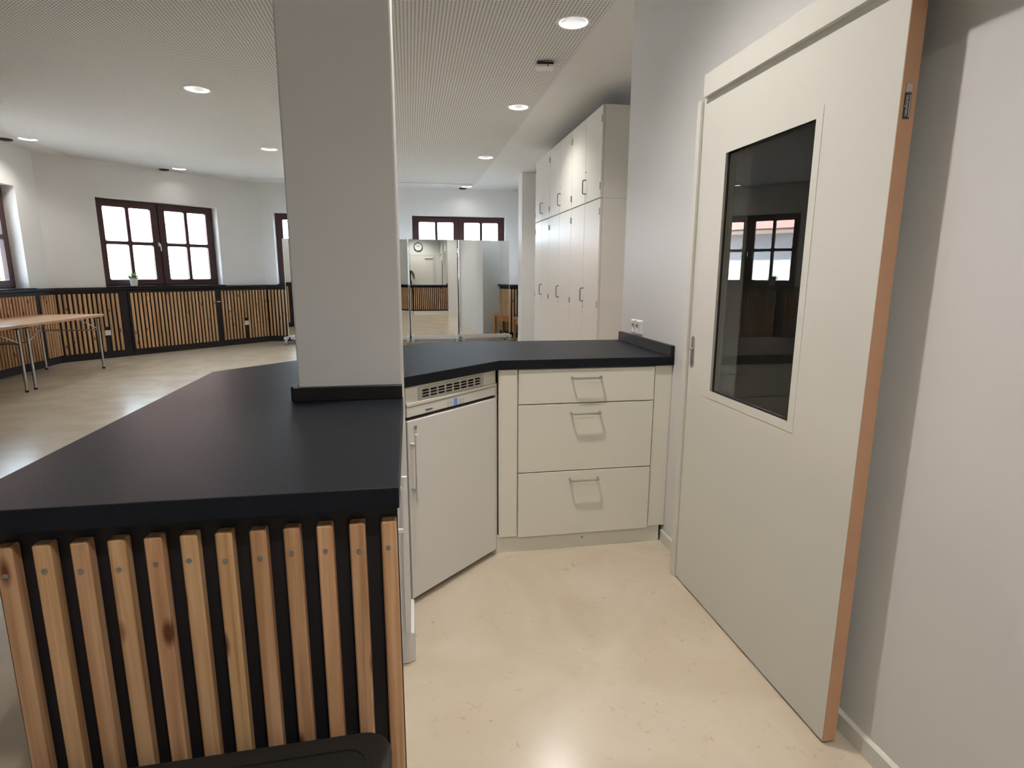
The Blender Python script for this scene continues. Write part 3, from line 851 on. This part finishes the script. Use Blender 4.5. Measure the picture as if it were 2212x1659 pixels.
# ------------------------------------------------------------------ wooden bench at the far wall
bn = thing('wooden_bench', 'small orange wooden bench beside the mirror at the far wall', 'bench', (2.13, 11.0, 0))
bm = bm_new(); box(bm, -0.10, 0.145, -0.42, 0.42, 0.45, 0.49, bevel=0.004); obj('seat', bm, 'bench_wood', bn)
for sy in (-0.36, 0.36):
    for sx in (-0.075, 0.115):
        bm = bm_new(); box(bm, sx - 0.025, sx + 0.025, sy - 0.025, sy + 0.025, 0, 0.449, bevel=0.003); obj('leg', bm, 'bench_wood', bn)
bm = bm_new(); box(bm, -0.065, -0.04, -0.33, 0.33, 0.36, 0.445); obj('apron', bm, 'bench_wood', bn)

# ------------------------------------------------------------------ folding tables
def folding_table(y0, y1, label):
    x0, x1 = -5.12, -4.28
    t = thing('folding_table', label, 'table', ((x0 + x1) / 2, (y0 + y1) / 2, 0), 0, 'folding tables along the left wall')
    hx, hy = (x1 - x0) / 2, (y1 - y0) / 2
    bm = bm_new(); box(bm, -hx, hx, -hy, hy, 0.735, 0.768, bevel=0.003); obj('tabletop', bm, 'table_wood', t)
    for sy in (-1, 1):
        for sx in (-1, 1):
            x, y = sx * (hx - 0.055), sy * (hy - 0.075)
            bm = bm_new(); cyl(bm, (x, y, 0.018), (x, y, 0.734), 0.0165, n=14)
            lg = obj('leg', bm, 'table_metal', t, auto=50)
            bm = bm_new(); cyl(bm, (x, y, 0.0), (x, y, 0.022), 0.0185, n=14); obj('foot_cap', bm, 'black_plastic', lg)
        bm = bm_new(); y = sy * (hy - 0.075)
        cyl(bm, (-hx + 0.055, y, 0.55), (hx - 0.055, y, 0.55), 0.009, n=8); obj('cross_bar', bm, 'table_metal', t)
        for sx in (-1, 1):
            bm = tube(bm_new(), [(sx * (hx - 0.055), y, 0.56), (sx * (hx - 0.07), y - sy * 0.2, 0.645), (sx * (hx - 0.09), y - sy * 0.42, 0.73)], 0.006, 6)
            obj('brace', bm, 'table_metal', t)
        bm = bm_new(); box(bm, -hx + 0.03, hx - 0.03, y - 0.018, y + 0.018, 0.715, 0.7345); obj('frame_rail', bm, 'table_metal', t)
    return t
folding_table(7.365, 9.06, 'folding table with light wooden top and steel legs, standing next to the slanted wall')
folding_table(5.66, 7.355, 'folding table with light wooden top continuing the row, cut by the frame')

# ------------------------------------------------------------------ potted plants on sills
def potted_plant(loc, label, seed):
    rnd = random.Random(seed)
    t = thing('potted_plant', label, 'plant', loc)
    bm = bm_new(); s = 1.0
    lathe(bm, [(0.0001, 0.0), (0.045, 0.0), (0.062, 0.125), (0.064, 0.13), (0.058, 0.13), (0.05, 0.112), (0.0001, 0.112)], n=20)
    obj('pot', bm, 'terracotta_white', t, auto=40)
    bm = bm_new(); lathe(bm, [(0.0001, 0.114), (0.049, 0.1125)], n=16); obj('soil', bm, 'soil', t)
    bm = bm_new()
    for k in range(46):
        a = rnd.uniform(0, 2 * PI); e = rnd.uniform(0.15, 1.35); ln = rnd.uniform(0.08, 0.15)
        d = Vector((math.cos(a) * math.cos(e), math.sin(a) * math.cos(e), math.sin(e)))
        sd = d.cross(Vector((0, 0, 1))).normalized() * 0.013
        b = Vector((math.cos(a) * 0.02, math.sin(a) * 0.02, 0.115))
        pts = [b, b + d * ln * 0.45 + sd, b + d * ln + Vector((0, 0, -0.018)), b + d * ln * 0.45 - sd]
        vs = [bm.verts.new(p) for p in pts]
        bm.faces.new((vs[0], vs[1], vs[2])); bm.faces.new((vs[0], vs[2], vs[3]))
    fo = obj('foliage', bm, 'leaf_green', t); fo['kind'] = 'stuff'
    return t
ca2, sa2 = math.cos(A2), math.sin(A2)
def on_w2(u, y): return (C12[0] + u * ca2 - y * sa2, C12[1] + u * sa2 + y * ca2, SILL + 0.0125)
potted_plant(on_w2(1.135, 0.0), 'small green plant in a white pot on the sill of the slanted wall window', 3)

# ------------------------------------------------------------------ ceiling lamps and ceiling devices
def downlight(x, y, label, power, off=''):
    t = thing(off + 'downlight_offscreen' if off else 'downlight', label, 'lamp', (x, y, CEIL), 0, 'recessed ceiling downlights')
    bm = lathe(bm_new(), [(0.098, -0.004), (0.116, -0.004), (0.118, 0.0), (0.118, -0.0002), (0.098, -0.0002)], n=32, closed=True)
    obj('trim_ring', bm, 'plastic_white', t, auto=40)
    bm = lathe(bm_new(), [(0.0985, 0.0), (0.094, 0.02), (0.07, 0.098), (0.0001, 0.10)], n=32)
    obj('reflector', bm, 'reflector_alu', t, auto=60)
    bm = bm_new()
    lathe(bm, [(0.0865 + 0.005 * math.cos(k * PI / 4) + 0.006, 0.004 + 0.005 * math.sin(k * PI / 4)) for k in range(8)], n=32, closed=True)
    obj(off + 'light_ring_offscreen' if off else 'light_ring', bm, 'led_ring', t, smooth=True)
    ld = bpy.data.lights.new(off + 'lamp_offscreen' if off else 'downlight_lamp', 'SPOT'); ld.shadow_soft_size = 0.035; ld.energy = power * 3.0; ld.color = (1.0, 0.95, 0.89)
    ld.spot_size = math.radians(134); ld.spot_blend = 1.0
    lo = bpy.data.objects.new(off + 'lamp_offscreen' if off else 'lamp', ld); COL.objects.link(lo); lo.parent = t; lo.location = (0, 0, 0.042)
    return t
for k, (x, y, lab) in enumerate(DOWN): downlight(x, y, lab, LAMP_W * (2.4, 2.4, 2.2, 0.2, 2.4, 2.2, 0.15, 1.4)[k])
for i, (x, y) in enumerate(KITCH):
    downlight(x, y, ('recessed round downlight over the kitchen aisle beside the pillar', 'recessed round downlight over the kitchen aisle by the back door')[i], (KITCHEN_W, KITCHEN_W * 0.95)[i], ('kitchen_', 'back_door_')[i])

def detector(x, y, label):
    t = thing('smoke_detector', label, 'detector', (x, y, CEIL), 0, 'dark ceiling detectors')
    bm = lathe(bm_new(), [(0.0001, -0.026), (0.05, -0.026), (0.068, -0.021), (0.073, -0.009), (0.075, 0.0)], n=24); obj('housing', bm, 'black_plastic', t, auto=40)
    bm = lathe(bm_new(), [(0.0, 0.0), (0.1, 0.0), (0.1, -0.006), (0.086, -0.008)], n=24); obj('mounting_plate', bm, 'plastic_white', t, auto=40)
detector(-3.93, 10.80, 'black round ceiling detector beside the downlight at the slanted wall')
detector(1.10, 11.98, 'black round ceiling detector in front of the far window')
detector(-5.03, 8.80, 'black round ceiling detector over the tables by the left wall')
sn = thing('ceiling_sensor', 'white boxy ceiling sensor with black layer and short cable loop', 'sensor', (1.165, 4.90, CEIL), -0.12)
bm = bm_new(); box(bm, -0.11, 0.03, -0.05, 0.05, -0.052, -0.03, bevel=0.004); hs_ = obj('housing', bm, 'plastic_white', sn)
bm = bm_new(); box(bm, -0.105, 0.025, -0.043, 0.045, -0.031, -0.012); obj('black_layer', bm, 'seal_black', sn)  # plain black block between housing and mounting block
bm = bm_new(); box(bm, -0.05, 0.02, -0.03, 0.04, -0.0125, 0.0, bevel=0.002); obj('mounting_block', bm, 'plastic_white', sn)
bm = bm_new(); cyl(bm, (-0.02, -0.052, -0.041), (-0.02, -0.0495, -0.041), 0.006, n=10); obj('lens', bm, 'seal_black', hs_)
bm = tube(bm_new(), [(0.03, 0.0, -0.035), (0.06, 0.01, -0.035), (0.09, 0.015, -0.03), (0.108, 0.0, -0.024), (0.09, -0.012, -0.03), (0.05, -0.012, -0.036), (0.03, -0.01, -0.04)], 0.0045, 8)
obj('cable_loop', bm, 'plastic_white', sn, smooth=True)
bm = bm_new(); box(bm, -3.0, 1.25, 11.47, 11.52, CEIL - 0.012, CEIL - 0.0002); struct(obj('trim_7', bm, 'plastic_white'), 'slim white ceiling strip before the far wall', 'trim')

# ------------------------------------------------------------------ wall behind the camera, seen only in the mirror: door, clock
bd = thing('door_2', None, None, (0, YB, 0)); struct(bd, 'plain white door with closer, seen in the mirror', 'door')
bm = bm_new(); box(bm, 0.06, 0.96, 0.0015, 0.035, 0.005, 2.02, bevel=0.002); obj('door_leaf', bm, 'door_white', bd)
bm = plate(bm_new(), rect(-0.01, 1.03, 0, 2.09), [rect(0.055, 0.965, 0.001, 2.025)], 0.001, 0.02); obj('door_frame', bm, 'cabinet_white', bd)
bm = bm_new(); box(bm, 0.62, 0.92, 0.036, 0.08, 1.93, 1.985, bevel=0.004); obj('door_closer', bm, 'plastic_white', bd)
bm = tube(bm_new(), [(0.13, 0.034, 1.05), (0.13, 0.08, 1.05), (0.15, 0.085, 1.05), (0.25, 0.085, 1.05)], 0.01, 8); obj('door_handle', bm, 'steel', bd)
ck = thing('wall_clock', 'round wall clock with black rim above the back door, seen in the mirror', 'clock', (0.38, YB, 2.37))
def xz_disc(r0, r1, y0, y1):
    bm = lathe(bm_new(), [(max(r0, 0.0001), y1), (r1, y1), (r1, y0), (max(r0, 0.0001), y0)], n=36, closed=True)
    for v in bm.verts: v.co = Vector((v.co.x, v.co.z, v.co.y))
    return bm
obj('clock_dial', xz_disc(0, 0.15, 0.002, 0.02), 'clock_face', ck)
obj('clock_rim', xz_disc(0.146, 0.176, 0.001, 0.035), 'black_plastic', ck)
for a, l, wd in ((math.radians(48), 0.08, 0.012), (math.radians(-40), 0.12, 0.009)):
    bm = bm_new(); box(bm, -wd / 2, wd / 2, 0.0215, 0.024, -0.015, l)
    for v in bm.verts: v.co = Matrix.Rotation(a, 3, 'Y') @ v.co
    obj('clock_hand', bm, 'black_plastic', ck)

# ------------------------------------------------------------------ outdoors, seen through the windows and in the door glass
bm = bm_new(); box(bm, -60, 60, -50, 70, -0.45, -0.35)
struct(obj('ground', bm, 'paving'), 'pale paved yard outside the windows', 'yard')
nh = thing('neighbour_house', 'low pale house with red roof outside the slanted wall window', 'building', (C12[0] + 1.2 * ca2 - 11.0 * sa2, C12[1] + 1.2 * sa2 + 11.0 * ca2, -0.35), A2)
bm = bm_new(); box(bm, -9, 9, 0, 6, 0, 3.35); obj('wall', bm, 'exterior_plaster', nh)
bm = bm_new(); box(bm, -9.6, 9.6, -0.75, -0.6, 3.12, 3.32); obj('eave', bm, 'eave_brown', nh)
bm = bm_new(); prism(bm, [(-0.8, 3.3), (3.0, 5.6), (6.8, 3.3)], -9.6, 9.6)
for v in bm.verts: v.co = Vector((v.co.z, v.co.x, v.co.y))
obj('roof', bm, 'roof_tile', nh)
sh = thing('garden_shrub', 'green garden shrub outside the slanted wall window', 'shrub', (C12[0] + 0.2 * ca2 - 3.6 * sa2, C12[1] + 0.2 * sa2 + 3.6 * ca2, -0.35))
bm = bm_new()
rnd = random.Random(11)
for k in range(1500):
    v = Vector((rnd.gauss(0, 1), rnd.gauss(0, 1), rnd.gauss(0, 1))).normalized() * rnd.uniform(0.6, 1.0)
    c = Vector((v.x * 0.8, v.y * 0.8, 1.15 + v.z * 0.95))
    a = Vector((rnd.uniform(-1, 1), rnd.uniform(-1, 1), rnd.uniform(-1, 1))).normalized()
    b = a.cross(Vector((rnd.uniform(-1, 1), rnd.uniform(-1, 1), rnd.uniform(-1, 1)))).normalized()
    vs = [bm.verts.new(c + a * 0.09), bm.verts.new(c + b * 0.045), bm.verts.new(c - a * 0.09), bm.verts.new(c - b * 0.045)]
    bm.faces.new(vs)
fo = obj('foliage', bm, 'leaf_green', sh); fo['kind'] = 'stuff'
bm = bm_new(); cyl(bm, (0, 0, 0), (0, 0, 1.0), 0.05, 0.03, 8); obj('stem', bm, 'soil', sh)

# ------------------------------------------------------------------ photographer, standing behind the camera (seen only in the mirror)
PX, PY = -0.06, -0.40
pr = thing('person', 'person in dark shirt and jeans holding up a phone, reflected in the mirror', 'person', (PX, PY, 0))
V, E_, RAD = [], [], []
def jv(p, r, parent=None):
    V.append(p); RAD.append(r if isinstance(r, tuple) else (r, r))
    if parent is not None: E_.append((parent, len(V) - 1))
    return len(V) - 1
pel = jv((0, 0, 0.96), (0.15, 0.105))
wai = jv((0, 0.0, 1.10), (0.13, 0.092), pel)
che = jv((0, 0.0, 1.27), (0.155, 0.10), wai)
upc = jv((0, -0.01, 1.39), (0.13, 0.085), che)
nek = jv((0, 0.0, 1.475), 0.052, upc)
jaw = jv((0, 0.02, 1.535), (0.062, 0.068), nek)
hed = jv((0, 0.018, 1.61), (0.074, 0.088), jaw)
crn = jv((0, 0.008, 1.675), (0.062, 0.072), hed)
for s in (-1, 1):
    sh_ = jv((s * 0.175, -0.01, 1.385), 0.058, upc)
    el_ = jv((s * 0.25, 0.04, 1.12), 0.041, sh_)
    wr = jv((s * 0.13 - PX * 0.8, 0.275, 1.275), 0.025, el_)
    pm = jv((s * 0.102 - PX, 0.325, 1.32), (0.030, 0.018), wr)
    base = (s * 0.092 - PX, 0.345, 1.345)
    for k in range(4):                                   # four fingers curled round the phone's edge
        ln = (0.9, 1.0, 0.95, 0.78)[k]
        zz = 1.385 - k * 0.021
        a = jv((s * 0.106 - PX, 0.352, zz - 0.008), 0.0085, pm)
        b = jv((s * (0.100 + 0.006 * ln) - PX, 0.352 + 0.036 * ln, zz), 0.0078, a)
        c = jv((s * 0.080 - PX, 0.3525 + 0.046 * ln, zz + 0.002), 0.007, b)
    t1 = jv((s * 0.088 - PX, 0.335, 1.322), 0.010, pm)
    t2 = jv((s * 0.066 - PX, 0.352, 1.338), 0.009, t1)
    t3 = jv((s * 0.046 - PX, 0.366, 1.352), 0.0078, t2)
    hp = jv((s * 0.09, 0.0, 0.90), 0.088, pel)
    kn = jv((s * 0.105, 0.012, 0.50), 0.056, hp)
    an = jv((s * 0.11, -0.02, 0.095), 0.040, kn)
    he = jv((s * 0.112, 0.02, 0.045), (0.040, 0.044), an)
    to = jv((s * 0.125, 0.17, 0.035), (0.042, 0.033), he)
me = bpy.data.meshes.new('person_cage'); me.from_pydata([Vector(v) for v in V], E_, [])
tmp = bpy.data.objects.new('person_cage', me); COL.objects.link(tmp)
tmp.modifiers.new('skin', 'SKIN')
sv = me.skin_vertices[0].data if me.skin_vertices else None
if sv is None:
    bm = bmesh.new(); bm.from_mesh(me); bm.verts.layers.skin.verify(); bm.to_mesh(me); bm.free()
    sv = me.skin_vertices[0].data
for i, r in enumerate(RAD): sv[i].radius = r; sv[i].use_root = (i == 0)
ss = tmp.modifiers.new('smooth', 'SUBSURF'); ss.levels = 2; ss.render_levels = 2
bpy.context.view_layer.update()
bme = bpy.data.meshes.new_from_object(tmp.evaluated_get(bpy.context.evaluated_depsgraph_get()))
bpy.data.objects.remove(tmp)
_b = bmesh.new(); _b.from_mesh(bme)
for zc_ in (0.97, 1.455, 0.085): bmesh.ops.bisect_plane(_b, geom=_b.verts[:] + _b.edges[:] + _b.faces[:], plane_co=(0, 0, zc_), plane_no=(0, 0, 1))
_b.to_mesh(bme); _b.free()
bme.materials.clear()
for mn in ('skin', 'cloth_dark', 'cloth_jeans', 'black_plastic'): bme.materials.append(MATS[mn])
for p in bme.polygons:
    c = p.center; p.use_smooth = True
    arm = abs(c.x) > 0.14 or c.y > 0.12
    if c.z < 0.085: p.material_index = 3
    elif c.z < 0.97: p.material_index = 2
    elif c.z > 1.455 and abs(c.x) < 0.10: p.material_index = 0
    elif arm and (c.z < 1.20 or c.y > 0.11) and c.z > 1.0 and abs(c.x) > 0.03 and (abs(c.x) > 0.185 or c.y > 0.11): p.material_index = 0
    else: p.material_index = 1
bo = bpy.data.objects.new('body', bme); COL.objects.link(bo); bo.parent = pr
# hair: cap over the back and top of the head, to the nape
bm = bm_new(); bmesh.ops.create_uvsphere(bm, u_segments=20, v_segments=14, radius=1)
for v in list(bm.verts):
    x, y, z = v.co
    if y > 0.25 and z < 0.55: bm.verts.remove(v); continue
for v in bm.verts: v.co = Vector((v.co.x * 0.088, v.co.y * 0.104 + 0.004, v.co.z * 0.118 + 1.615 - (0.03 if v.co.y < 0 and v.co.z < 0 else 0)))
obj('hair', bm, 'hair', pr, smooth=True)
bm = bm_new()
for s in (-1, 1):
    for q in bmesh.ops.create_uvsphere(bm, u_segments=10, v_segments=8, radius=0.012)['verts']: q.co = q.co + Vector((s * 0.03, 0.094, 1.615))
obj('eyes', bm, 'eye_white', pr, smooth=True)
bm = bm_new()
for s in (-1, 1):
    for q in bmesh.ops.create_uvsphere(bm, u_segments=8, v_segments=6, radius=0.006)['verts']: q.co = q.co + Vector((s * 0.03, 0.1035, 1.613))
    box(bm, s * 0.03 - 0.016, s * 0.03 + 0.016, 0.094, 0.105, 1.636, 1.641)
obj('pupils_and_brows', bm, 'hair', pr)
bm = bm_new()
nv = [bm.verts.new(p) for p in ((-0.013, 0.096, 1.575), (0.013, 0.096, 1.575), (0, 0.122, 1.58), (-0.007, 0.1, 1.62), (0.007, 0.1, 1.62))]
bm.faces.new((nv[0], nv[1], nv[2])); bm.faces.new((nv[0], nv[2], nv[3])); bm.faces.new((nv[1], nv[4], nv[2])); bm.faces.new((nv[2], nv[4], nv[3]))
for s in (-1, 1):
    for q in bmesh.ops.create_uvsphere(bm, u_segments=8, v_segments=8, radius=1)['verts']: q.co = Vector((q.co.x * 0.01 + s * 0.078, q.co.y * 0.017 + 0.012, q.co.z * 0.03 + 1.60))
obj('nose_and_ears', bm, 'skin', pr, smooth=True)
bm = bm_new()
for q in bmesh.ops.create_uvsphere(bm, u_segments=12, v_segments=6, radius=1)['verts']: q.co = Vector((q.co.x * 0.022, q.co.y * 0.008 + 0.088, q.co.z * 0.007 + 1.549))
obj('mouth', bm, 'lip', pr, smooth=True)
# the phone lies between the finger tips
ph = thing('smartphone', 'black smartphone held up by the person in the mirror', 'phone', (0, -0.014, CAMZ))
bm = bm_new(); box(bm, -0.074, 0.074, -0.009, 0.0, -0.036, 0.036, bevel=0.004, seg=2); obj('phone_body', bm, 'black_plastic', ph)
bm = bm_new(); box(bm, -0.07, 0.07, -0.0096, -0.009, -0.032, 0.032); obj('screen', bm, 'display_glow', ph)
